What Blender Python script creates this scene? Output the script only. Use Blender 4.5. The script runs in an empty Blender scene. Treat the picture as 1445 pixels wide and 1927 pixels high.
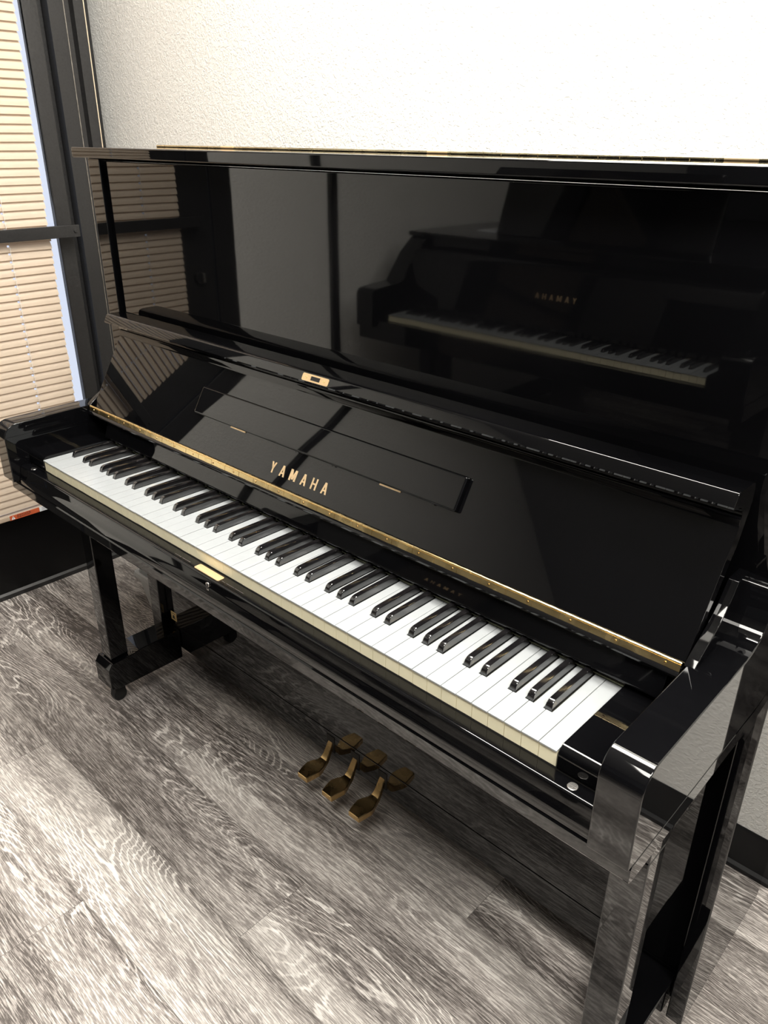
import bpy, bmesh, math, random
from mathutils import Vector, Matrix
random.seed(7)
C = bpy.context.scene.collection
S = bpy.context.scene
PI = math.pi

# ---------------------------------------------------------------- camera, world, light, exposure
cam_d = bpy.data.cameras.new('camera'); cam = bpy.data.objects.new('camera', cam_d); C.objects.link(cam)
cam.location = (0.92127, -0.61334, 1.33225)
cam.rotation_mode = 'XYZ'; cam.rotation_euler = (1.123828, -0.0067959, 0.75529)
cam_d.sensor_fit = 'VERTICAL'; cam_d.sensor_height = 36.0; cam_d.lens = 36.0*1471.556/1927.0
cam_d.clip_start = 0.02
S.camera = cam
S.view_settings.view_transform = 'Standard'; S.view_settings.look = 'None'
S.view_settings.gamma = 1.0; S.view_settings.use_curve_mapping = False
S.view_settings.exposure = 0.0

world = bpy.data.worlds.new('daylight'); S.world = world; world.use_nodes = True
wb = world.node_tree.nodes['Background']; wb.inputs[0].default_value = (0.76, 0.83, 1.0, 1); wb.inputs[1].default_value = 1.0

def area_light(name, loc, size, power, col=(1, .95, .86), rot=(0, 0, 0)):
    d = bpy.data.lights.new(name, 'AREA'); d.shape = 'RECTANGLE'; d.size, d.size_y = size; d.energy = power; d.color = col
    o = bpy.data.objects.new(name, d); C.objects.link(o); o.location = loc; o.rotation_euler = rot
    return o
WARM = (1, .965, .90)
area_light('ceiling_lamp_over_piano', (0.10, 0.41, 2.655), (1.15, .45), 74, WARM)
area_light('ceiling_lamp_right', (2.05, -0.45, 2.655), (1.15, .55), 80, WARM)
area_light('ceiling_lamp_front', (0.75, -0.95, 2.655), (1.15, .55), 44, WARM)

# ---------------------------------------------------------------- materials
def mat(name, col, rough=.5, metal=0, spec=.5, **kw):
    m = bpy.data.materials.new(name); m.use_nodes = True
    b = m.node_tree.nodes['Principled BSDF']
    b.inputs['Base Color'].default_value = (*col, 1); b.inputs['Roughness'].default_value = rough
    b.inputs['Metallic'].default_value = metal; b.inputs['Specular IOR Level'].default_value = spec
    for k, v in kw.items(): b.inputs[k.replace('_', ' ')].default_value = v
    return m
def nodes(m): return m.node_tree.nodes, m.node_tree.links, m.node_tree.nodes['Principled BSDF']
def add_noise(m, scale=40, detail=3, lo=.8, hi=1.1, rough=None, bump=0, bscale=None, bdist=.001, stretch=(1, 1, 1)):
    """vary base colour (and roughness / bump) with an object-space noise"""
    N, L, b = nodes(m)
    tc = N.new('ShaderNodeTexCoord'); mp = N.new('ShaderNodeMapping'); mp.inputs['Scale'].default_value = stretch
    L.new(tc.outputs['Object'], mp.inputs[0])
    n = N.new('ShaderNodeTexNoise'); n.inputs['Scale'].default_value = scale; n.inputs['Detail'].default_value = detail
    L.new(mp.outputs[0], n.inputs['Vector'])
    mr = N.new('ShaderNodeMapRange'); mr.inputs['From Min'].default_value = .3; mr.inputs['From Max'].default_value = .7
    mr.inputs['To Min'].default_value = lo; mr.inputs['To Max'].default_value = hi; L.new(n.outputs[0], mr.inputs[0])
    mx = N.new('ShaderNodeMix'); mx.data_type = 'RGBA'; mx.blend_type = 'MULTIPLY'; mx.inputs[0].default_value = 1
    mx.inputs[6].default_value = b.inputs['Base Color'].default_value; L.new(mr.outputs[0], mx.inputs[7])
    L.new(mx.outputs[2], b.inputs['Base Color'])
    if rough:
        r = N.new('ShaderNodeMapRange'); r.inputs['From Min'].default_value = .3; r.inputs['From Max'].default_value = .7
        r.inputs['To Min'].default_value = rough[0]; r.inputs['To Max'].default_value = rough[1]
        L.new(n.outputs[0], r.inputs[0]); L.new(r.outputs[0], b.inputs['Roughness'])
    if bump:
        n2 = N.new('ShaderNodeTexNoise'); n2.inputs['Scale'].default_value = bscale or scale; n2.inputs['Detail'].default_value = 2
        L.new(mp.outputs[0], n2.inputs['Vector'])
        bp = N.new('ShaderNodeBump'); bp.inputs['Strength'].default_value = bump; bp.inputs['Distance'].default_value = bdist
        L.new(n2.outputs[0], bp.inputs['Height']); L.new(bp.outputs[0], b.inputs['Normal'])
    return m

M = {}
M['ebony'] = add_noise(mat('polished_ebony', (.0022, .0022, .0026), .035, IOR=1.5), 3, 2, .8, 1.2, rough=(.015, .04), bump=.05, bscale=9, bdist=.0006)
M['ebony_edge'] = add_noise(mat('polished_ebony_satin', (.004, .004, .0045), .16), 30, 3, .7, 1.3, rough=(.10, .22))
M['sharp'] = add_noise(mat('ebony_key', (.006, .0055, .006), .12, IOR=2.1), 60, 3, .7, 1.3, rough=(.08, .15))
M['white'] = add_noise(mat('key_top_white', (.315, .330, .337), .13), 50, 3, .97, 1.01, rough=(.08, .22))
M['cream'] = add_noise(mat('key_front_cream', (.93, .86, .62), .3), 40, 2, .96, 1.02)
M['keywood'] = add_noise(mat('key_wood', (.42, .40, .35), .5), 90, 3, .8, 1.1, stretch=(1, .1, 1))
M['felt'] = add_noise(mat('pale_green_felt', (.62, .68, .45), .9), 300, 2, .8, 1.1)
M['brass'] = add_noise(mat('polished_brass', (.90, .70, .36), .25, 1), 40, 2, .94, 1.04, rough=(.2, .3))
M['brass_pale'] = add_noise(mat('pale_brass', (.74, .64, .42), .3, 1), 30, 2, .85, 1.05, rough=(.2, .35))
M['gold'] = add_noise(mat('gold_letter', (.83, .62, .38), .38, .85), 120, 2, .9, 1.1)
M['plate'] = add_noise(mat('satin_brass_plate', (.90, .66, .38), .42, .8), 150, 3, .85, 1.08, stretch=(.05, 1, 1))
M['pedal'] = add_noise(mat('aged_brass', (.62, .42, .19), .26, 1), 25, 3, .75, 1.15, rough=(.2, .34))
M['steel'] = add_noise(mat('nickel', (.6, .58, .56), .25, 1), 80, 2, .8, 1.1)
M['hole'] = add_noise(mat('dark_recess', (.01, .009, .008), .8), 50, 2, .8, 1.2)
M['frame'] = add_noise(mat('dark_bronze_frame', (.016, .0155, .0155), .38), 200, 3, .8, 1.25, rough=(.3, .46), bump=.1, bscale=700, bdist=.0004)
M['frame_highlight'] = add_noise(mat('painted_highlight_strip', (.36, .33, .29), .35, .8), 60, 3, .6, 1.1)  # pale tone paints the white highlight line on the dark door post
M['kick'] = add_noise(mat('black_kick_panel', (.0035, .0035, .0038), .3, spec=.25), 60, 2, .8, 1.2)
M['basebd'] = add_noise(mat('black_vinyl_base', (.006, .006, .006), .45, spec=.3), 40, 2, .8, 1.2)
M['bin'] = add_noise(mat('grey_plastic', (.52, .53, .53), .45), 120, 3, .93, 1.05)
M['bin_rim'] = add_noise(mat('pale_plastic', (.8, .8, .78), .4), 60, 2, .95, 1.05)
M['paper'] = add_noise(mat('white_paper', (.82, .84, .86), .7), 60, 2, .95, 1.02)
M['orange'] = add_noise(mat('orange_label', (.62, .12, .04), .6), 90, 2, .9, 1.05)
M['ink'] = add_noise(mat('dark_ink', (.02, .018, .016), .6), 90, 2, .9, 1.05)
M['gold_sticker'] = add_noise(mat('gold_sticker', (.80, .58, .26), .4, .4), 90, 2, .9, 1.1)
M['cord'] = add_noise(mat('pale_cord', (.75, .72, .68), .8), 400, 2, .85, 1.05)
M['rubber'] = add_noise(mat('black_rubber', (.01, .01, .01), .6), 60, 2, .8, 1.2)
M['ceiling'] = add_noise(mat('ceiling_tile', (.30, .30, .30), .9), 120, 3, .93, 1.03)

# venetian blind: thin slats that let a little daylight through
m = add_noise(mat('blind_slat', (.62, .52, .41), .42), 25, 2, .97, 1.02); M['slat'] = m
m.node_tree.nodes['Principled BSDF'].inputs['Specular IOR Level'].default_value = .3
N, L, b = nodes(m)
tr = N.new('ShaderNodeBsdfTranslucent'); tr.inputs[0].default_value = (.85, .62, .42, 1)
ms = N.new('ShaderNodeMixShader'); ms.inputs[0].default_value = .28
L.new(b.outputs[0], ms.inputs[1]); L.new(tr.outputs[0], ms.inputs[2]); L.new(ms.outputs[0], N['Material Output'].inputs[0])
# clear glass
m = bpy.data.materials.new('window_glass'); m.use_nodes = True; M['glass'] = m
N = m.node_tree.nodes; L = m.node_tree.links; N.remove(N['Principled BSDF'])
g = N.new('ShaderNodeBsdfTransparent'); gl = N.new('ShaderNodeBsdfGlossy'); gl.inputs['Roughness'].default_value = .01
fr = N.new('ShaderNodeFresnel'); mx = N.new('ShaderNodeMixShader')
L.new(fr.outputs[0], mx.inputs[0]); L.new(g.outputs[0], mx.inputs[1]); L.new(gl.outputs[0], mx.inputs[2]); L.new(mx.outputs[0], N['Material Output'].inputs[0])
# lamp diffuser
m = mat('lamp_diffuser', (.9, .9, .88), .5); M['diffuser'] = m
nodes(m)[2].inputs['Emission Color'].default_value = (1, .95, .87, 1); nodes(m)[2].inputs['Emission Strength'].default_value = 3

# orange-peel painted wall
def wall_mat(name, col):
    m = mat(name, col, .55, spec=.3); N, L, b = nodes(m)
    tc = N.new('ShaderNodeTexCoord')
    n = N.new('ShaderNodeTexNoise'); n.inputs['Scale'].default_value = 105; n.inputs['Detail'].default_value = 4; n.inputs['Roughness'].default_value = .6; n.inputs['Distortion'].default_value = .9
    L.new(tc.outputs['Object'], n.inputs['Vector'])
    mr = N.new('ShaderNodeMapRange'); mr.interpolation_type = 'SMOOTHSTEP'
    mr.inputs['From Min'].default_value = .42; mr.inputs['From Max'].default_value = .62; L.new(n.outputs[0], mr.inputs[0])
    bp = N.new('ShaderNodeBump'); bp.inputs['Strength'].default_value = .55; bp.inputs['Distance'].default_value = .0012
    L.new(mr.outputs[0], bp.inputs['Height']); L.new(bp.outputs[0], b.inputs['Normal'])
    return m
M['wall'] = wall_mat('orange_peel_cream_paint', (.91, .895, .85))
M['wall_dark'] = wall_mat('orange_peel_charcoal_paint', (.055, .058, .068))

# grey cerused oak vinyl planks, long side along x
def floor_mat():
    m = mat('grey_oak_planks', (.3, .28, .26), .45); N, L, b = nodes(m)
    def math_(op, a, c=None, d=None):
        n = N.new('ShaderNodeMath'); n.operation = op
        for i, v in enumerate((a, c, d)):
            if v is None: continue
            if isinstance(v, (int, float)): n.inputs[i].default_value = v
            else: L.new(v, n.inputs[i])
        return n.outputs[0]
    def comb(x, y, z=0):
        n = N.new('ShaderNodeCombineXYZ')
        for i, v in enumerate((x, y, z)):
            if isinstance(v, (int, float)): n.inputs[i].default_value = v
            else: L.new(v, n.inputs[i])
        return n.outputs[0]
    def noise(vec, scale, detail=2, rough=.5, dist=0, dims='3D'):
        n = N.new('ShaderNodeTexNoise'); n.noise_dimensions = dims
        n.inputs['Scale'].default_value = scale; n.inputs['Detail'].default_value = detail
        n.inputs['Roughness'].default_value = rough; n.inputs['Distortion'].default_value = dist
        L.new(vec, n.inputs['Vector']); return n.outputs[0]
    def rng(v, a, c, lo=0, hi=1, smooth=True):
        n = N.new('ShaderNodeMapRange'); n.interpolation_type = 'SMOOTHSTEP' if smooth else 'LINEAR'
        L.new(v, n.inputs[0]); n.inputs[1].default_value = a; n.inputs[2].default_value = c
        n.inputs[3].default_value = lo; n.inputs[4].default_value = hi; return n.outputs[0]
    geo = N.new('ShaderNodeTexCoord'); sp = N.new('ShaderNodeSeparateXYZ'); L.new(geo.outputs['Object'], sp.inputs[0])
    X, Y = sp.outputs[0], sp.outputs[1]
    W_, LEN = .16, 1.22
    ry = math_('DIVIDE', math_('ADD', Y, .25), W_)
    k = math_('FLOOR', ry); fy = math_('FRACT', ry)
    rx = math_('DIVIDE', math_('SUBTRACT', math_('ADD', X, .675), math_('MULTIPLY', k, .75)), LEN)
    j = math_('FLOOR', rx); fx = math_('FRACT', rx)
    wn = N.new('ShaderNodeTexWhiteNoise'); wn.noise_dimensions = '2D'; L.new(comb(k, j), wn.inputs['Vector'])
    rnd = wn.outputs['Value']; off = math_('MULTIPLY', rnd, 37.0)
    # annual-ring field: contour lines of a stretched noise
    v1 = comb(math_('MULTIPLY', X, 1.5), math_('MULTIPLY', Y, 7.0), off)
    h = noise(v1, 1.0, 1.6, .35, .15)
    wob = noise(comb(math_('MULTIPLY', X, 18), math_('MULTIPLY', Y, 110), off), 1, 2, .6)
    ph = math_('ADD', math_('MULTIPLY', h, 46), math_('MULTIPLY', wob, 1.3))
    tri = math_('PINGPONG', ph, .5)                       # 0..0.5
    line = rng(tri, .31, .46)
    # where rings show strongly
    msk = rng(noise(comb(math_('MULTIPLY', X, 2.1), math_('MULTIPLY', Y, 11), math_('ADD', off, 9)), 1, 1), .44, .62, .10, .9)
    # fine fibres along the plank, wobbling with the ring field
    fib = noise(comb(math_('MULTIPLY', X, 24), math_('ADD', math_('MULTIPLY', Y, 470), math_('MULTIPLY', h, 42)), off), 1, 3, .65)
    fibl = rng(fib, .44, .62)
    fleck = rng(noise(comb(math_('MULTIPLY', X, 75), math_('MULTIPLY', Y, 600), off), 1, 2, .6), .48, .68)
    broad = noise(comb(math_('MULTIPLY', X, 1.1), math_('MULTIPLY', Y, 11), math_('ADD', off, 3)), 1, 2)
    t = math_('ADD', math_('MULTIPLY', math_('MULTIPLY', line, msk), .42), math_('MULTIPLY', fibl, .34))
    t = math_('ADD', t, math_('MULTIPLY', fleck, .16))
    t = math_('ADD', t, rng(broad, .3, .7, -.10, .24))
    t = math_('ADD', t, math_('MULTIPLY', math_('SUBTRACT', rnd, .5), .14))
    cr = N.new('ShaderNodeValToRGB'); L.new(t, cr.inputs[0])
    e = cr.color_ramp.elements
    e[0].position = 0; e[0].color = (.10, .087, .080, 1); e[1].position = 1; e[1].color = (.96, .93, .89, 1)
    q = e.new(.3); q.color = (.38, .345, .32, 1); q = e.new(.62); q.color = (.76, .715, .665, 1)
    # plank seams
    ey = math_('MULTIPLY', math_('PINGPONG', fy, .5), W_); ex = math_('MULTIPLY', math_('PINGPONG', fx, .5), LEN)
    seam = math_('MINIMUM', ey, ex); sm = rng(seam, .0003, .0012)
    mix = N.new('ShaderNodeMix'); mix.data_type = 'RGBA'; mix.inputs[6].default_value = (.10, .09, .08, 1)
    L.new(rng(sm, 0, 1, .45, 1), mix.inputs[0]); L.new(cr.outputs[0], mix.inputs[7]); L.new(mix.outputs[2], b.inputs['Base Color'])
    L.new(rng(t, 0, 1, .34, .52, False), b.inputs['Roughness'])
    bp = N.new('ShaderNodeBump'); bp.inputs['Strength'].default_value = .35; bp.inputs['Distance'].default_value = .0006
    L.new(math_('SUBTRACT', sm, math_('MULTIPLY', t, .35)), bp.inputs['Height']); L.new(bp.outputs[0], b.inputs['Normal'])
    return m
M['floor'] = floor_mat()

# ---------------------------------------------------------------- mesh helpers
def finish(name, bm, m, parent=None, smooth=35, loc=None):
    bmesh.ops.remove_doubles(bm, verts=bm.verts, dist=1e-6)
    bmesh.ops.recalc_face_normals(bm, faces=bm.faces)
    me = bpy.data.meshes.new(name); bm.to_mesh(me); bm.free()
    for mm in (m if isinstance(m, (list, tuple)) else [m]): me.materials.append(mm)
    if smooth:
        for p in me.polygons: p.use_smooth = True
        me.set_sharp_from_angle(angle=math.radians(smooth))
    o = bpy.data.objects.new(name, me); C.objects.link(o)
    if parent: o.parent = parent
    if loc: o.location = loc
    if smooth:
        w = o.modifiers.new('weighted_normals', 'WEIGHTED_NORMAL'); w.keep_sharp = True
    return o
def bevel_sharp(bm, w, seg=2, ang=30):
    if w <= 0: return
    bm.normal_update()
    es = [e for e in bm.edges if len(e.link_faces) == 2 and e.calc_face_angle(0) > math.radians(ang)]
    bmesh.ops.bevel(bm, geom=es, offset=w, offset_type='OFFSET', segments=seg, profile=.5, affect='EDGES', clamp_overlap=True)
def box(bm, x0, x1, y0, y1, z0, z1, bev=0, seg=2, mi=0):
    t = bmesh.new()
    bmesh.ops.create_cube(t, size=1)
    for v in t.verts: v.co = Vector(((x0+x1)/2+v.co.x*(x1-x0), (y0+y1)/2+v.co.y*(y1-y0), (z0+z1)/2+v.co.z*(z1-z0)))
    bevel_sharp(t, bev, seg); merge(bm, t, mi); return bm
def merge(bm, t, mi=0, mtx=None):
    vs = {}
    for v in t.verts: vs[v] = bm.verts.new(mtx @ v.co if mtx else v.co)
    for f in t.faces:
        try: nf = bm.faces.new([vs[v] for v in f.verts]); nf.material_index = mi if mi else f.material_index
        except ValueError: pass
    t.free()
def prism(bm, prof, a, b_, axis='x', bev=0, seg=2, mi=0, ang=30):
    """extrude a 2-D outline from a to b_ along axis; profile coords are the two other axes in order"""
    t = bmesh.new()
    def P(p, s): return {'x': (s, p[0], p[1]), 'y': (p[0], s, p[1]), 'z': (p[0], p[1], s)}[axis]
    A = [t.verts.new(P(p, a)) for p in prof]; B = [t.verts.new(P(p, b_)) for p in prof]
    n = len(prof); t.faces.new(A); t.faces.new(B[::-1])
    for i in range(n): t.faces.new((A[i], B[i], B[(i+1) % n], A[(i+1) % n]))
    bmesh.ops.recalc_face_normals(t, faces=t.faces)
    bevel_sharp(t, bev, seg, ang); merge(bm, t, mi); return bm
def arc(cx, cy, r, a0, a1, n=6):
    return [(cx+r*math.cos(math.radians(a0+(a1-a0)*i/n)), cy+r*math.sin(math.radians(a0+(a1-a0)*i/n))) for i in range(n+1)]
def cyl(bm, p0, p1, r0, r1=None, n=16, bev=0, mi=0):
    p0, p1 = Vector(p0), Vector(p1); r1 = r0 if r1 is None else r1
    t = bmesh.new(); bmesh.ops.create_cone(t, cap_ends=True, segments=n, radius1=r0, radius2=r1, depth=(p1-p0).length)
    bevel_sharp(t, bev, 2, 50)
    q = (p1-p0).to_track_quat('Z', 'Y').to_matrix().to_4x4(); merge(bm, t, mi, Matrix.Translation((p0+p1)/2) @ q); return bm
def lathe(bm, prof, n=24, mi=0, mtx=None):
    t = bmesh.new(); rings = []
    for r, z in prof: rings.append([t.verts.new((r*math.cos(2*PI*i/n), r*math.sin(2*PI*i/n), z)) for i in range(n)])
    for a, b_ in zip(rings, rings[1:]):
        for i in range(n): t.faces.new((a[i], a[(i+1) % n], b_[(i+1) % n], b_[i]))
    t.faces.new(rings[0][::-1]); t.faces.new(rings[-1]); merge(bm, t, mi, mtx); return bm
def thing(name, label, cat, loc=(0, 0, 0), rz=0, group=None):
    o = bpy.data.objects.new(name, None); C.objects.link(o); o.location = loc; o.rotation_euler = (0, 0, rz)
    o['label'] = label; o['category'] = cat
    if group: o['group'] = group
    return o
def tag(o, label, cat, group=None):
    o['label'] = label; o['category'] = cat
    if group: o['group'] = group
    return o
def struct(o): o['kind'] = 'structure'; return o
NB = bmesh.new

# ---------------------------------------------------------------- the room
XW, YW, ZC, XR, YF = -1.40, .703, 2.66, 3.3, -4.2
struct(finish('floor', box(NB(), XW-.4, XR+.1, YF-.1, YW+.1, -.05, 0), M['floor']))
struct(finish('ceiling', box(NB(), XW-.4, XR+.1, YF-.1, YW+.1, ZC+.02, ZC+.08), M['ceiling']))
struct(finish('wall_back', box(NB(), -1.47, XR+.1, YW, YW+.1, 0, ZC+.02), M['wall']))
struct(finish('wall_right', box(NB(), XR, XR+.1, YF, YW, 0, ZC+.02), M['wall_dark']))
struct(finish('wall_front', box(NB(), XW-.1, XR, YF-.1, YF, 0, ZC+.02), M['wall_dark']))
struct(finish('wall_left', box(NB(), XW-.1, XW, YF, -.545, 0, ZC+.02), M['wall']))
struct(finish('baseboard_back', prism(NB(), [(YW, 0), (YW-.012, 0), (YW-.012, .010), (YW-.006, .016), (YW-.005, .098), (YW-.002, .104), (YW, .104)], -1.39, XR), M['basebd']))
struct(finish('baseboard_left', box(NB(), XW, XW+.006, YF, -.545, 0, .104, .001), M['basebd']))
# dark edging strip that stands on the left wall
struct(finish('trim_1', box(NB(), XW, XW+.022, -1.02, -.985, 0, ZC+.02, .003), M['frame']))

# corner post and jambs of the storefront door frame (x = XW plane)
bm = NB()
box(bm, XW-.12, XW-.035, .528, .553, 0, ZC+.02, .002)
prism(bm, [(XW, .553), (XW, .596), (XW-.004, .600), (XW-.012, .600), (XW-.012, .619), (XW-.02, .622), (XW-.012, .626), (XW-.004, .628), (XW-.002, .6560), (XW-.12, .6560), (XW-.12, .553)], 0, ZC+.02, 'z')
box(bm, XW-.2, -1.465, .66, YW+.05, 0, ZC+.02)
struct(finish('trim_2', bm, M['frame'], smooth=20))
struct(finish('trim_3', box(NB(), XW-.004, XW+.001, .5965, .5990, 0, ZC+.02, .0006), M['frame_highlight']))  # thin pale strip standing in for a highlight along the post edge
struct(finish('trim_4', box(NB(), XW-.006, XW-.001, .6560, .6590, .1, ZC+.02, .0008), add_noise(mat('wall_edge_bead', (.62, .5, .36), .6), 60, 2, .9, 1.05)))
bm = NB()
box(bm, XW-.12, XW, -.545, -.462, 0, ZC+.02, .003)
box(bm, XW-.12, XW, -.47, .56, 2.30, ZC+.02, .003)
struct(finish('trim_5', bm, M['frame']))

# door with full glass, push bar and lock
door = struct(thing('door_1', 'dark framed glass door with venetian blind and push bar, left of the piano', 'door', (XW, 0, 0)))
for k in ('label', 'category'): del door[k]
bm = NB()
box(bm, -.016, -.002, .484, .527, .012, 2.285, .003)
box(bm, -.020, -.006, -.458, -.33, .012, 2.285, .003)
box(bm, -.016, -.002, -.33, .484, 2.16, 2.285, .003)
finish('door_frame', bm, M['frame'], door)
finish('kick_panel', box(NB(), -.016, -.0015, -.33, .484, .012, .262, .002), M['kick'], door)
# threshold
bm = NB()
prism(bm, [(0, 0), (.006, 0), (.006, .014), (-.004, .022), (-.01, .022), (-.01, 0)], -.46, .53, 'y')
finish('threshold', bm, M['frame'], door)
finish('glass_pane', box(NB(), -.012, -.008, -.332, .486, .260, 2.164), M['glass'], door)
bm = NB(); box(bm, .034, .042, -.40, .527, 1.066, 1.099, .002)
pb = finish('push_bar', bm, M['frame'], door)
bm = NB(); box(bm, -.008, .036, -.40, -.36, 1.070, 1.095, .002); box(bm, -.008, .036, .49, .525, 1.070, 1.095, .002)
finish('bar_bracket', bm, M['frame'], pb)
for y in (.513, -.385):
    bm = NB(); cyl(bm, (.041, y, 1.0825), (.045, y, 1.0825), .0055, .0045, 14, .001); finish('screw', bm, M['frame'], pb)
bm = NB(); cyl(bm, (-.008, -.395, .90), (.008, -.395, .90), .026, .023, 28, .002); lk = finish('lock', bm, M['frame'], door)
bm = NB(); box(bm, .006, .022, -.401, -.389, .884, .916, .003); finish('thumb_turn', bm, M['steel'], lk)

# venetian blind hanging inside the glass
blind = thing('venetian_blind', 'cream horizontal slat blind closed over the glass of the door', 'blind', (XW+.0, 0, 0))
bm = NB(); pitch = .0214; yb0, yb1 = -.322, .457; CY = (-.195, .325)
z = .300; rng_ = random.Random(3); idx = 0
XB = .013
while z < 2.10:
    tilt = math.radians(66+rng_.uniform(-1.5, 1.5)); dz = rng_.uniform(-.0006, .0006)
    cols = []
    ys = [yb0, -.26, CY[0]-.003, CY[0]+.003, -.02, .14, CY[1]-.003, CY[1]+.003, .40, yb1-.022+.020*(z-.3)/1.35+rng_.uniform(-.0015, .0015)]
    W2 = .0128
    for yi, y in enumerate(ys):
        sag = .0007*math.sin(y*9+idx*.7)
        row = []
        for s in (-1, -.45, 0, .45, 1):
            u = s*W2; c = .0022*(1-s*s)
            # width direction: down and toward the room, crown toward the room
            row.append(bm.verts.new((XB+(-u*math.cos(tilt))+c*math.sin(tilt), y, z+dz+sag+u*math.sin(tilt)+c*math.cos(tilt))))
        cols.append(row)
    for a in range(len(ys)-1):
        hole = abs(ys[a]-(CY[0]-.003)) < 1e-6 or abs(ys[a]-(CY[1]-.003)) < 1e-6
        for q in range(4):
            if hole and q in (2,): continue
            bm.faces.new((cols[a][q], cols[a+1][q], cols[a+1][q+1], cols[a][q+1]))
    z += pitch; idx += 1
me_o = finish('slats', bm, M['slat'], blind, smooth=60)
bm = NB(); box(bm, XB-.012, XB+.012, yb0, yb1-.022, .266, .282, .003, 3); br = finish('bottom_rail', bm, M['slat'], blind)
bm = NB(); box(bm, XB-.016, XB+.014, yb0, yb1, 2.11, 2.15, .002); finish('head_rail', bm, M['slat'], blind)
for y in CY:
    bm = NB()
    for dx in (.0135, -.0135): cyl(bm, (XB+dx*.42+.004*(dx > 0), y+.0015*(1 if dx > 0 else -1), .28), (XB+dx*.42+.004*(dx > 0), y, 2.12), .0006, n=6)
    zz = .31
    while zz < 2.1:
        cyl(bm, (XB+.0098, y-.004, zz-.011), (XB+.0098, y+.004, zz-.011), .0005, n=5); zz += pitch
    finish('ladder_cord', bm, M['cord'], blind)
# warning label wrapped on the bottom rail
bm = NB(); box(bm, XB+.0122, XB+.0128, .170, .262, .2665, .2815); wl = finish('warning_label', bm, M['orange'], br)
bm = NB(); box(bm, XB+.0122, XB+.0130, .262, .300, .2665, .2815); finish('white_label', bm, M['paper'], br)
bm = NB(); prism(bm, [(.174, .268), (.186, .268), (.180, .2795)], XB+.0128, XB+.0131, 'x'); finish('warning_triangle', bm, M['paper'], br)
bm = NB()
box(bm, XB+.0131, XB+.0133, .1795, .1806, .2715, .2765); box(bm, XB+.0131, XB+.0133, .1795, .1806, .2692, .2705)
for r in range(3):
    y = .192
    while y < .235-.004*r:
        w = rng_.uniform(.003, .007); box(bm, XB+.0127, XB+.0130, y, y+w, .2775-.0038*r, .2793-.0038*r); y += w+.0016
for r in range(3): box(bm, XB+.0129, XB+.0132, .270, .294, .2772-.0038*r, .2780-.0038*r)
finish('label_print', bm, M['ink'], br)

# ---------------------------------------------------------------- ceiling lamps (recessed troffers)
def ceiling_lamp(x, y, label):
    t = thing('ceiling_light', label, 'light', (x, y, ZC))
    bm = NB()
    for a in ((-.61, .61, -.31, -.285), (-.61, .61, .285, .31), (-.61, -.585, -.285, .285), (.585, .61, -.285, .285)): box(bm, *a, -.004, .02, .001)
    finish('frame', bm, M['bin_rim'], t)
    finish('diffuser', box(NB(), -.585, .585, -.285, .285, .006, .012), M['diffuser'], t)
ceiling_lamp(.10, .39, 'recessed ceiling light panel close to the cream wall above the upright piano')
ceiling_lamp(2.05, -.45, 'recessed ceiling light panel to the right of the upright piano')
ceiling_lamp(.75, -.95, 'recessed ceiling light panel above the grand piano keyboard')

# ---------------------------------------------------------------- waste bin
wb_ = thing('waste_bin', 'small grey plastic waste bin on the floor between door and piano', 'bin', (-.940, .495, 0))
bm = NB()
def ring(w, d, z, r=.02, n=4):
    pts = []
    for sx, sy, a in ((1, 1, 0), (-1, 1, 90), (-1, -1, 180), (1, -1, 270)):
        pts += [(p[0], p[1], z) for p in arc(sx*(w/2-r), sy*(d/2-r), r, a, a+90, n)]
    return pts
levels = [ring(.186, .180, .001), ring(.192, .186, .006), ring(.262, .206, .118), ring(.254, .198, .118), ring(.18, .174, .01)]
rs = [[bm.verts.new(p) for p in lv] for lv in levels]
for a, b_ in zip(rs, rs[1:]):
    n = len(a)
    for i in range(n): bm.faces.new((a[i], a[(i+1) % n], b_[(i+1) % n], b_[i]))
bm.faces.new(rs[0][::-1]); bm.faces.new(rs[-1])
finish('bin_body', bm, M['bin'], wb_)
bm = NB()
lv = [ring(.263, .207, .106), ring(.274, .218, .106), ring(.278, .222, .114), ring(.272, .216, .122), ring(.256, .200, .122), ring(.256, .200, .106)]
rs = [[bm.verts.new(p) for p in l] for l in lv]
for a, b_ in zip(rs, rs[1:]+rs[:1]):
    n = len(a)
    for i in range(n): bm.faces.new((a[i], a[(i+1) % n], b_[(i+1) % n], b_[i]))
finish('bin_rim', bm, M['bin'], wb_)

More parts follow.
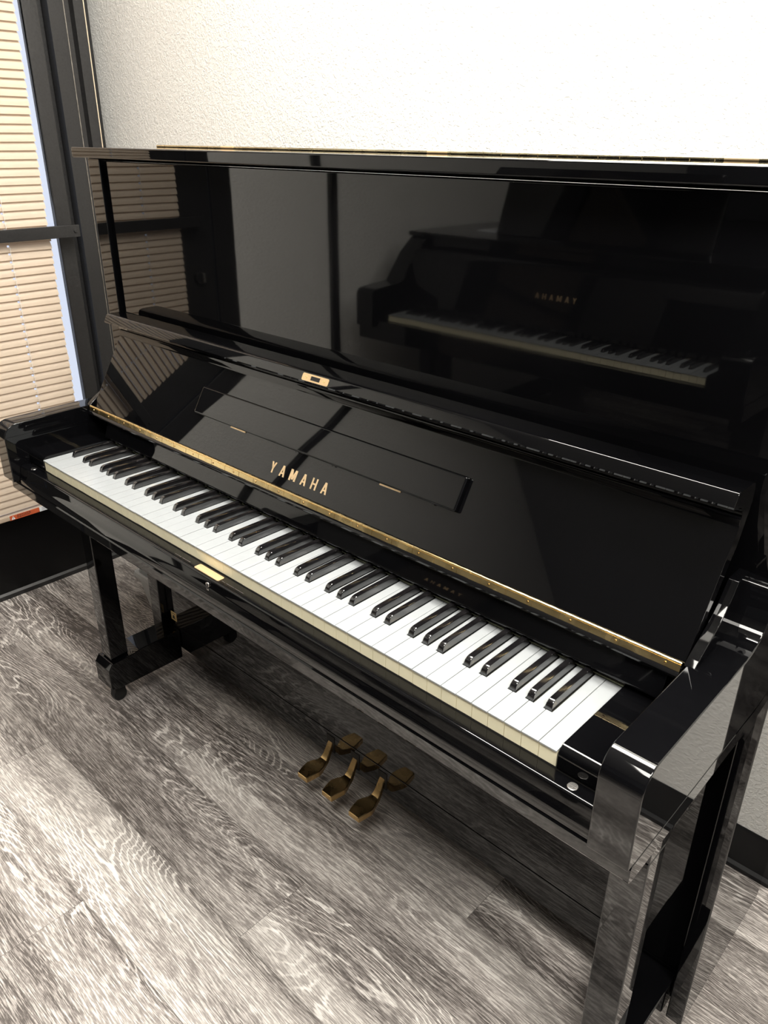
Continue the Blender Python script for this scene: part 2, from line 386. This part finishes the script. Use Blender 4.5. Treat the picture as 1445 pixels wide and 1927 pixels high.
# ---------------------------------------------------------------- piano keys
ZK = .7286; KW = 1.222/52; X0 = -.611
WN = 'CDEFGAB'
def white_notes():
    out = []; k = 5                                   # starts on A
    for i in range(52): out.append(WN[k % 7]); k += 1
    return out
notes = white_notes()
SH = {'C': -.0014, 'D': .0014, 'F': -.002, 'G': 0, 'A': .002}
sharps = []                                           # (centre x)
for i, n_ in enumerate(notes[:-1]):
    if n_ in SH: sharps.append((i, X0+(i+1)*KW+SH[n_]))
cut = {}
for i, cx in sharps: cut.setdefault(i, [None, None])[1] = cx-.0062; cut.setdefault(i+1, [None, None])[0] = cx+.0062
def white_key(i, parent, name='white_key'):
    g = .00035; a = X0+i*KW+g; b_ = X0+(i+1)*KW-g; c = cut.get(i, [None, None])
    la = c[0] if c[0] else a; lb = c[1] if c[1] else b_
    dz = random.Random(i).uniform(-.00025, .00025)
    top = [(a, -.0022), (b_, -.0022)]
    if c[1]: top += [(b_, .0495), (lb, .0495)]
    top += [(lb, .150), (la, .150)]
    if c[0]: top += [(la, .0495), (a, .0495)]
    bm = NB()
    prism(bm, top, ZK-.0026+dz, ZK+dz, 'z', bev=.0006, seg=2, mi=0)
    for f in bm.faces: f.material_index = 0
    body = [(p[0], max(p[1], 0)) for p in top]
    prism(bm, body, ZK-.0236+dz, ZK-.0027+dz, 'z', mi=1)
    # bare wood of the key behind the covering
    w = [(la, .150), (lb, .150), (lb, .19), (la, .19)]
    prism(bm, w, ZK-.0236+dz, ZK-.0008+dz, 'z', bev=.0004, seg=1, mi=2)
    return finish(name, bm, [M['white'], M['cream'], M['keywood']], parent, smooth=30)
def sharp_profile():
    # loops from front to back: (y, z, half width)
    return [(.0500, ZK-.004, .0056, .0056), (.0506, ZK+.0015, .0054, .0050), (.0530, ZK+.0078, .0052, .0044), (.0560, ZK+.0104, .0051, .0041),
            (.0600, ZK+.0114, .0051, .0040), (.075, ZK+.0117, .0051, .0041), (.1440, ZK+.0117, .0053, .0043), (.1452, ZK+.0112, .0053, .0042)]
def black_key(cx, parent, name='black_key'):
    bm = NB(); rings = []
    zb = ZK-.014
    for y, zt, hb, ht in sharp_profile():
        r = .0013
        pts = [(-hb, zb), (-hb, ZK-.003)]
        if zt > ZK+.001:
            pts += [(-ht, zt-r), (-ht+r*.3, zt-r*.3), (-ht+r, zt), (ht-r, zt), (ht-r*.3, zt-r*.3), (ht, zt-r)]
        else:
            pts += [(-ht, zt), (-ht+r*.3, zt+.0001), (-ht+r, zt+.0002), (ht-r, zt+.0002), (ht-r*.3, zt+.0001), (ht, zt)]
        pts += [(hb, ZK-.003), (hb, zb)]
        rings.append([bm.verts.new((cx+p[0], y, p[1])) for p in pts])
    for a, b_ in zip(rings, rings[1:]):
        n = len(a)
        for q in range(n): bm.faces.new((a[q], a[(q+1) % n], b_[(q+1) % n], b_[q]))
    bm.faces.new(rings[0]); bm.faces.new(rings[-1][::-1])
    box(bm, cx-.0045, cx+.0045, .145, .19, ZK-.012, ZK+.0005)
    return finish(name, bm, M['sharp'], parent, smooth=40)

# letters of the maker's name as polygons on a plane with given origin and axes
def letter_polys(ch, w, h, s):
    V = lambda x0, y0, x1, y1, t: [(x0-t/2, y0), (x0+t/2, y0), (x1+t/2, y1), (x1-t/2, y1)]
    if ch == 'Y': return [V(w/2, 0, w/2, h*.45, s), V(w/2, h*.40, s*.55, h, s*1.05), V(w/2, h*.40, w-s*.55, h, s*1.05)]
    if ch == 'A': return [V(s*.55, 0, w/2-s*.10, h, s*.95), V(w-s*.55, 0, w/2+s*.10, h, s*.95), [(w*.2, h*.24), (w*.8, h*.24), (w*.74, h*.38), (w*.26, h*.38)]]
    if ch == 'M': return [V(s/2, 0, s/2, h, s), V(w-s/2, 0, w-s/2, h, s), V(w/2, h*.12, s*.6, h, s), V(w/2, h*.12, w-s*.6, h, s)]
    if ch == 'H': return [V(s/2, 0, s/2, h, s), V(w-s/2, 0, w-s/2, h, s), [(0, h*.42), (w, h*.42), (w, h*.58), (0, h*.58)]]
def wordmark(word, width, height, parent, frame, m, name='letter'):
    """frame(u, v, w) -> Vector with u across, v up, w out of the surface"""
    wl = {'Y': .78, 'A': .84, 'M': 1.0, 'H': .80}; gap = .72
    tot = sum(wl[c] for c in word)+gap*(len(word)-1); k = width/tot; u = 0
    for c in word:
        bm = NB(); lw = wl[c]*k
        for pi_, poly in enumerate(letter_polys(c, lw, height, lw*.27)):
            e = .00045+.00002*pi_
            A = [bm.verts.new(frame(u+p[0], p[1], .0)) for p in poly]; B = [bm.verts.new(frame(u+p[0], p[1], e)) for p in poly]
            bm.faces.new(A[::-1]); bm.faces.new(B)
            for q in range(len(poly)): bm.faces.new((A[q], A[(q+1) % len(poly)], B[(q+1) % len(poly)], B[q]))
        finish(name, bm, m, parent, smooth=0); u += (wl[c]+gap)*k

# ---------------------------------------------------------------- the upright piano
P = thing('upright_piano', 'glossy black upright piano with open fallboard and brass pedals against the cream wall', 'piano')
E_ = M['ebony']
# case sides
for x0, x1 in ((-.764, -.718), (.720, .745)):
    bm = NB(); prism(bm, [(.270, .065), (.600, .065), (.600, 1.289), (.270, 1.289)], x0, x1, 'x', bev=.0022, seg=3); finish('case_side', bm, E_, P)
# upper panel and its side stiles
finish('upper_panel', box(NB(), -.716, .718, .279, .300, .80, 1.284, .002), E_, P)
finish('lower_panel', box(NB(), -.7175, .7195, .290, .310, .150, .638, .002), E_, P)
finish('bottom_rail', box(NB(), -.7175, .7195, .290, .312, .086, .1485, .0015), E_, P)
finish('bottom_board', box(NB(), -.7175, .7195, .320, .585, .065, .084, .002), E_, P)
finish('back_frame', box(NB(), -.716, .718, .560, .598, .080, 1.285, .002), M['ebony_edge'], P)
# lid with front strip and hinge
bm = NB(); box(bm, -.765, .767, .2375, .605, 1.2905, 1.3100, .0025, 3)
lid = finish('lid', bm, E_, P)
bm = NB()
x = -.700
while x < .714:
    cyl(bm, (x+.0003, .400, 1.3120), (min(x+.0307, .715), .400, 1.3120), .0022, n=12); x += .031
finish('lid_hinge', bm, M['brass_pale'], lid)
for x in (-.45, .08, .54):
    bm = NB(); cyl(bm, (x-.02, .400, 1.3121), (x+.02, .400, 1.3121), .0025, n=12); finish('hinge_sleeve', bm, M['plate'], lid)

# keybed with moulded front
bm = NB()
prof = [(.288, .6400), (-.020, .6365), (-.0275, .6385), (-.0305, .6430), (-.0305, .6600), (-.0285, .6630), (.288, .6632)]
prism(bm, prof, -.7245, .7235, 'x', bev=.0005, seg=1, ang=50); finish('keybed', bm, E_, P, smooth=20)
# key slip: flat shelf, soft shoulder, hollow front
prof = [(-.0035, .7045), (-.0205, .7045)]+arc(-.0205, .7005, .004, 90, 170, 4)[1:]+[(-.0262, .690), (-.0272, .684), (-.0290, .680), (-.0300, .676), (-.0300, .6650), (-.0035, .6650)]
bm = NB(); prism(bm, prof, -.6765, .6765, 'x', bev=0); slip = finish('key_slip', bm, E_, P, smooth=40)
def spline(pts, n=5):
    out = []
    for i in range(len(pts)-1):
        p0 = pts[max(i-1, 0)]; p1 = pts[i]; p2 = pts[i+1]; p3 = pts[min(i+2, len(pts)-1)]
        for k in range(n):
            t = k/n
            out.append(tuple(.5*((2*p1[c])+(-p0[c]+p2[c])*t+(2*p0[c]-5*p1[c]+4*p2[c]-p3[c])*t*t+(-p0[c]+3*p1[c]-3*p2[c]+p3[c])*t**3) for c in (0, 1)))
    return out+[pts[-1]]
def rrect(x0, x1, y0, y1, r, n=4):
    return arc(x1-r, y1-r, r, 0, 90, n)+arc(x0+r, y1-r, r, 90, 180, n)+arc(x0+r, y0+r, r, 180, 270, n)+arc(x1-r, y0+r, r, 270, 360, n)
bm = NB(); prism(bm, rrect(-.053, .012, -.0205, -.0065, .003), .7045, .7054, 'z', bev=.0003); o = finish('brass_plate', bm, M['plate'], slip)
bm = NB(); 
K = [(-.0075+p[0], .6935+p[1]) for p in arc(0, 0, .0042, -60, 240, 12)]+[(-.0105, .6835), (-.0045, .6835)]
prism(bm, K, -.0275, -.0262, 'y'); kh = finish('keyhole_escutcheon', bm, M['steel'], slip)
K = [(-.0075+p[0], .6935+p[1]) for p in arc(0, 0, .0022, -60, 240, 10)]+[(-.0088, .6855), (-.0062, .6855)]
bm = NB(); prism(bm, K, -.0281, -.0276, 'y'); finish('keyhole', bm, M['hole'], kh)
for xs in ((-.114, -.096), (-.093, -.070), (.015, .024), (.027, .047), (.049, .070)):
    bm = NB(); cyl(bm, (xs[0], -.0150, .7046), (xs[1], -.0150, .7046), .0004, n=6)
    finish('wire_clip', bm, M['steel'], slip)
for x in (-.640, .640):
    bm = NB(); cyl(bm, (x, -.0125, .7043), (x, -.0125, .7052), .0065, .006, 20, .0004); box(bm, x-.005, x+.005, -.0130, -.0120, .7052, .7055)
    finish('slip_screw', bm, M['steel'], slip)

# arms with rounded front and swept rear
def arm_profile():
    pts = [(-.0440, .6712)]
    pts += arc(-.0440+.030, .795-.030, .030, 180, 90, 8)
    pts += spline([(.03, .7955), (.12, .7970), (.165, .7975), (.195, .7985), (.215, .8010), (.231, .8065), (.243, .8155), (.2505, .8280), (.2555, .8430), (.2585, .8560), (.2625, .8640), (.2690, .8665)], 4)
    pts += [(.290, .8665), (.290, .6712)]
    return pts
for x0, x1 in ((-.7265, -.6785), (.6785, .7255)):
    bm = NB(); prism(bm, arm_profile(), x0, x1, 'x', bev=.0016, seg=3, ang=60); finish('arm', bm, E_, P, smooth=30)
for x0, x1 in ((-.6885, -.6757), (.6757, .6885)):
    bm = NB(); prism(bm, spline([(.146, .796), (.158, .8065), (.176, .8175), (.195, .8285), (.211, .842), (.2245, .858), (.2355, .8735)], 4)+[(.2685, .8735), (.2685, .796)], x0, x1, 'x', bev=.0016, seg=3, ang=50); finish('fallboard_support', bm, E_, P, smooth=30)
for x0, x1 in ((-.7205, -.6790), (.6790, .7195)):
    finish('arm_foot', box(NB(), x0, x1, -.036+.012, .285, .6633, .6714), M['ebony_edge'], P)
# cheek blocks beside the keyboard
for s in (-1, 1):
    prof = [(-.0015, .7048)]+arc(-.0015+.012, .7345-.012, .012, 180, 90, 5)+[(.158, .7345), (.158, .7048)]
    a, b_ = sorted((s*.6122, s*.6775)); bm = NB(); prism(bm, prof, a, b_, 'x', bev=.0008, seg=2, ang=60); finish('cheek_block', bm, E_, P)
finish('key_felt', box(NB(), -.611, .611, .1503, .1518, ZK-.001, ZK+.0012, .0004), M['felt'], P)
finish('key_frame_rail', box(NB(), -.6765, .6765, .0, .285, .6650, .7042), M['hole'], P)
for i in range(52): white_key(i, P)
for i, cx in sharps: black_key(cx, P)

# fixed nose strip under the fallboard hinge
prof = [(.1640, .7410), (.1400, .7415), (.1375, .7440), (.1380, .7475), (.1500, .7785), (.1640, .7785)]
bm = NB(); prism(bm, prof, -.608, .660, 'x', bev=.0008, seg=2, ang=50); finish('nose_strip', bm, E_, P, smooth=35)
prof = [(.2000, .7770), (.1490, .7765), (.1425, .7775), (.1400, .7800), (.1395, .7830), (.1425, .7868), (.1485, .7890), (.2000, .7890)]
bm = NB(); prism(bm, prof, -.6735, .6735, 'x', bev=.0004, seg=1, ang=75); finish('hinge_rail', bm, E_, P, smooth=45)

# fallboard, leaning back
F0 = Vector((0, .1545, .7925)); Ud = Vector((0, .088, .1485)).normalized(); Nn = Vector((0, -Ud.z, Ud.y)).normalized()   # up-slope, outward
def fb(x, s, o): v = F0+Ud*s+Nn*o; return Vector((x, v.y, v.z))
TOP = .1726
prof = []
def add(s, o): v = fb(0, s, o); prof.append((v.y, v.z))
add(0, 0); add(TOP-.006, 0); add(TOP-.003, .0012); add(TOP+.0015, .0048); add(TOP+.006, .0060); add(TOP+.0075, .0035)
prof += [(.2400, .9520), (.2375, .9590), (.2310, .9640), (.2200, .9665), (.2120, .9672), (.2083, .9690), (.2075, .9715), (.2142, .9838), (.2165, .9862), (.2200, .9872), (.2560, .9868), (.2640, .9840), (.2670, .9780), (.2670, .9600)]
add(TOP-.02, -.020); add(.004, -.016)
bm = NB(); prism(bm, prof, -.6740, .6740, 'x', bev=.0008, seg=2, ang=70)
fall = finish('fallboard', bm, E_, P, smooth=32)
# long brass hinge
bm = NB(); x = -.6735; i = 0
while x < .6735-.001:
    x1 = min(x+.0115, .6735)
    if i % 2: cyl(bm, (x+.0002, .1471, .7968), (x1-.0002, .1471, .7968), .0017, n=8)
    else: cyl(bm, (x+.0002, .1471, .7968), (x1-.0002, .1471, .7968), .0019, n=8)
    x = x1; i += 1
t = bmesh.new()
A = [(fb(0, -.0065, .0006), fb(0, -.0005, .0014)), ]
def leaf(x0, x1, dz):
    q = [(.1444-dz, .7872), (.1434-dz, .7876), (.1452-dz, .7958), (.1464, .7958)]
    prism(bm, q, x0, x1, 'x')
x = -.6735; i = 0
while x < .6735-.001:
    x1 = min(x+.0205, .6735); leaf(x+.0001, x1-.0001, .0004*(i % 2)); x = x1; i += 1
t.free()
hg = finish('piano_hinge', bm, M['brass'], fall, smooth=40)
for i in range(22):
    x = -.655+i*.0624; v0 = Vector((x, .1441, .7917)); nrm = Vector((0, -.98, .2)).normalized()
    bm = NB(); cyl(bm, v0, v0+nrm*.0009, .0019, .0016, 12); finish('hinge_screw', bm, M['pedal'], hg)
# folding music shelf
def slab(bm, x0, x1, s0, s1, o0, o1, bev=0, seg=2):
    t = bmesh.new(); bmesh.ops.create_cube(t, size=1)
    for v in t.verts: v.co = Vector(((x0 if v.co.x < 0 else x1), (s0 if v.co.y < 0 else s1), (o0 if v.co.z < 0 else o1)))
    bevel_sharp(t, bev, seg)
    for v in t.verts: v.co = fb(v.co.x, v.co.y, v.co.z)
    merge(bm, t)
bm = NB(); slab(bm, -.322, .314, .0685, .1215, .0002, .0100, .003, 4); shelf = finish('music_shelf', bm, E_, fall)
for x0, x1 in ((-.215, -.171), (.162, .206)):
    bm = NB(); slab(bm, x0, x1, .0660, .0690, .0002, .0016, .0003); finish('shelf_hinge', bm, M['gold'], fall)
for x in (-.03, .06, .27):
    bm = NB(); v = fb(x, .0680, .0042); cyl(bm, v, v+Vector((0, 0, 0))-Ud*.0012, .0022, .0018, 10); finish('shelf_buffer', bm, M['rubber'], shelf)
wordmark('YAMAHA', .1435, .0195, fall, lambda u, v, w: fb(-.0790+u, .0188+v, .0002+w), M['gold'])
# lock plate on the slanted face of the rail
G0 = Vector((0, .2075, .9715)); G1 = Vector((0, .2142, .9838)); gu = (G1-G0).normalized(); gn = Vector((0, -gu.z, gu.y))
def gp(x, s, o): v = G0+gu*s+gn*o; return Vector((x, v.y, v.z))
def gplate(bm, x0, x1, s0, s1, o0, o1):
    pts = [(x0, s0), (x1, s0), (x1, s1), (x0, s1)]
    A = [bm.verts.new(gp(p[0], p[1], o0)) for p in pts]; B = [bm.verts.new(gp(p[0], p[1], o1)) for p in pts]
    bm.faces.new(A[::-1]); bm.faces.new(B)
    for q in range(4): bm.faces.new((A[q], A[(q+1) % 4], B[(q+1) % 4], B[q]))
bm = NB(); cxp = -.004
out_ = rrect(cxp-.031, cxp+.031, .0008, .0132, .0025, 3)
A = [bm.verts.new(gp(p[0], p[1], .0)) for p in out_]; B = [bm.verts.new(gp(p[0], p[1], .0008)) for p in out_]
bm.faces.new(A[::-1]); bm.faces.new(B)
for q in range(len(A)): bm.faces.new((A[q], A[(q+1) % len(A)], B[(q+1) % len(A)], B[q]))
lp = finish('lock_plate', bm, M['plate'], fall)
bm = NB(); gplate(bm, cxp-.010, cxp+.011, .0036, .0104, .0008, .0010); finish('lock_slot', bm, M['hole'], lp)
for dx in (-.021, .021):
    bm = NB(); cyl(bm, gp(cxp+dx, .007, .0007), gp(cxp+dx, .007, .0012), .0022, .002, 12); finish('plate_screw', bm, M['brass'], lp)

# legs and sleds with casters
def leg(x0, x1, flip):
    bm = NB(); y0, y1 = .096, .143
    prism(bm, [(x0, y0), (x1, y0), (x1, y1), (x0, y1)], .139, .540, 'z', bev=.002, seg=3)
    prism(bm, [(y0, .5405), (y1, .5405), (y1+.004, .5425), (y1+.018, .556), (y1+.018, .6385), (y0, .6385)], x0, x1, 'x', bev=.002, seg=3)
    finish('leg', bm, E_, P)
leg(-.7215, -.6775, 1); leg(.654, .701, 0)
def sled(x0, x1):
    prof = [(.289, .056), (.100, .056), (.080, .062), (.080, .118), (.092, .136), (.142, .1380), (.155, .1385), (.172, .1430), (.289, .1435)]
    bm = NB(); prism(bm, prof, x0, x1, 'x', bev=.0022, seg=3, ang=28); s = finish('sled', bm, E_, P, smooth=45)
    xc = (x0+x1)/2
    bm = NB(); cyl(bm, (xc-.010, .112, .0185), (xc+.010, .112, .0185), .0185, .0185, 20, .002); finish('caster_wheel', bm, M['rubber'], s)
    bm = NB(); box(bm, xc-.014, xc-.0105, .098, .126, .012, .056, .001); box(bm, xc+.0105, xc+.014, .098, .126, .012, .056, .001); box(bm, xc-.014, xc+.014, .094, .130, .050, .0575, .001)
    finish('caster_fork', bm, M['hole'], s)
sled(-.7365, -.6660); sled(.6455, .7165)
for x in (-.69, .68):
    bm = NB(); cyl(bm, (x-.012, .545, .0215), (x+.012, .545, .0215), .0213, n=20, bev=.002); finish('rear_caster', bm, M['rubber'], P)
# gold sticker on the front edge of the left case side
bm = NB(); prism(bm, rrect(-.7000, -.6750, .1640, .1900, .0015, 2), .2893, .2900, 'y'); stk = finish('gold_sticker', bm, M['gold_sticker'], P)
bm = NB(); prism(bm, [(-.6950, .1695), (-.6800, .1695), (-.6840, .1735), (-.6835, .1770), (-.6875, .1810), (-.6915, .1770), (-.6910, .1735)], .2890, .2893, 'y')
finish('sticker_print', bm, M['ink'], stk)
bm = NB(); box(bm, -.6960, -.6790, .2890, .2893, .1845, .1858); finish('sticker_line', bm, M['ink'], stk)

# pedals: hexagonal toe plate, waisted neck rising to the slot
def pedal(cx):
    bm = NB()
    # stations along the pedal: (y, z of top, half width, thickness)
    st = [(.2030, .0838, .0132, .010), (.2042, .0846, .0146, .013), (.2180, .0868, .0180, .014), (.2360, .0872, .0210, .014), (.2480, .0866, .0178, .014), (.2590, .0862, .0122, .014),
          (.2660, .0885, .0100, .015), (.2730, .0955, .0086, .018), (.2790, .1065, .0076, .020), (.2850, .1180, .0070, .020), (.2890, .1235, .0068, .018), (.3000, .1250, .0068, .016), (.3300, .1250, .0068, .012)]
    rings = []
    for y, z, w, t in st:
        e = .0014
        r = [(-w, z-t), (-w, z-e), (-w+e, z), (0, z+.0002), (w-e, z), (w, z-e), (w, z-t)]
        rings.append([bm.verts.new((cx+p[0], y, p[1])) for p in r])
    for a, b_ in zip(rings, rings[1:]):
        n = len(a)
        for q in range(n): bm.faces.new((a[q], a[(q+1) % n], b_[(q+1) % n], b_[q]))
    bm.faces.new(rings[0]); bm.faces.new(rings[-1][::-1])
    return finish('pedal', bm, M['pedal'], P, smooth=24)
for cx in (-.080, -.003, .078): pedal(cx)
for cx in (-.080, -.003, .078):
    bm = NB(); box(bm, cx-.0125, cx+.0125, .2888, .2900, .096, .140, .0004); finish('pedal_slot', bm, M['hole'], P)

# ---------------------------------------------------------------- second piano across the room (seen reflected in the gloss)
G = thing('grand_piano', 'black grand piano across the room, reflected in the upright piano upper panel', 'piano', (-.50, -1.02, 0), PI)
bm = NB()
rim = [(-.74, .27), (.74, .27), (.74, .75), (.70, 1.05), (.55, 1.25), (.40, 1.38), (.20, 1.60), (-.10, 1.78), (-.45, 1.80), (-.66, 1.70), (-.74, 1.5)]
prism(bm, rim, .68, .985, 'z', bev=.004, seg=2); finish('rim', bm, E_, G)
bm = NB(); prism(bm, [(p[0]*1.012, p[1]+(0.003 if p[1] > .3 else -.01)) for p in rim], .9855, 1.003, 'z', bev=.004); finish('lid', bm, E_, G)
bm = NB(); box(bm, -.74, .74, -.03, .30, .63, .68, .004); finish('keybed', bm, E_, G)
for s in (-1, 1):
    prof = [(-.045, .68)]+arc(-.015, .79, .03, 180, 90, 5)+[(.12, .83), (.20, .93), (.27, .985), (.27, .68)]
    a, b_ = sorted((s*.655, s*.74)); bm = NB(); prism(bm, prof, a, b_, 'x', bev=.003); finish('arm', bm, E_, G)
finish('key_slip', box(NB(), -.654, .654, -.028, -.004, .68, .7045, .002), E_, G)
for s in (-1, 1):
    a, b_ = sorted((s*.6125, s*.654)); finish('cheek_block', box(NB(), a, b_, -.002, .16, .68, .735, .003), E_, G)
for o in [o for o in P.children if o.name.split('.')[0] in ('white_key', 'black_key')]:
    c = o.copy(); C.objects.link(c); c.parent = G
bm = NB(); prism(bm, [(.160, .735), (.150, .75), (.185, .93), (.20, .95), (.22, .95), (.22, .735)], -.654, .654, 'x', bev=.002); gf = finish('fallboard', bm, E_, G)
d_ = Vector((0, .035, .18)).normalized(); n_ = Vector((0, -d_.z, d_.y))
wordmark('YAMAHA', .16, .019, gf, lambda u, v, w: Vector((-.08+u, .150+d_.y*(.09+v)+n_.y*(.0005+w), .75+d_.z*(.09+v)+n_.z*(.0005+w))), M['gold'])
bm = NB(); prism(bm, [(.42, 1.0035), (.44, 1.0035), (.52, 1.235), (.50, 1.24)], -.40, .44, 'x', bev=.003); finish('music_desk', bm, E_, G)
for x, y in ((-.66, .35), (.66, .35), (-.25, 1.55)):
    bm = NB(); prism(bm, [(x-.05, y-.05), (x+.05, y-.05), (x+.05, y+.05), (x-.05, y+.05)], .08, .679 if y > .3 else .63, 'z', bev=.004); cyl(bm, (x-.02, y, .035), (x+.02, y, .035), .035, n=16); box(bm, x-.012, x+.012, y-.02, y+.02, .04, .081)
    finish('leg', bm, E_, G)
bm = NB(); box(bm, -.06, .06, .30, .34, .10, .679, .003); box(bm, -.14, .14, .27, .37, .05, .12, .003); finish('pedal_lyre', bm, E_, G)
tag(finish('music_paper', box(NB(), -.02, .13, -.09, .05, 0, .004, .001), M['paper'], loc=(.10-1.12, -1.50, 1.0045)), 'white sheet of paper lying on the grand piano lid', 'paper')

# parts that look different from the rest of their thing
for o in P.children_recursive:
    k = o.name.split('.')[0]
    t = {'pedal': 'aged brass pedal', 'piano_hinge': 'long polished brass hinge', 'brass_plate': 'blank satin brass plate on the key slip', 'lock_plate': 'brass lock plate with a rectangular slot',
         'gold_sticker': 'small gold sticker on the lower panel', 'letter': 'gold letter of the maker name', 'lid_hinge': 'brass hinge along the lid', 'key_felt': 'pale green felt strip',
         'shelf_hinge': 'small brass hinge of the music shelf', 'keyhole_escutcheon': 'nickel keyhole rim'}.get(k)
    if t: o['label'] = t
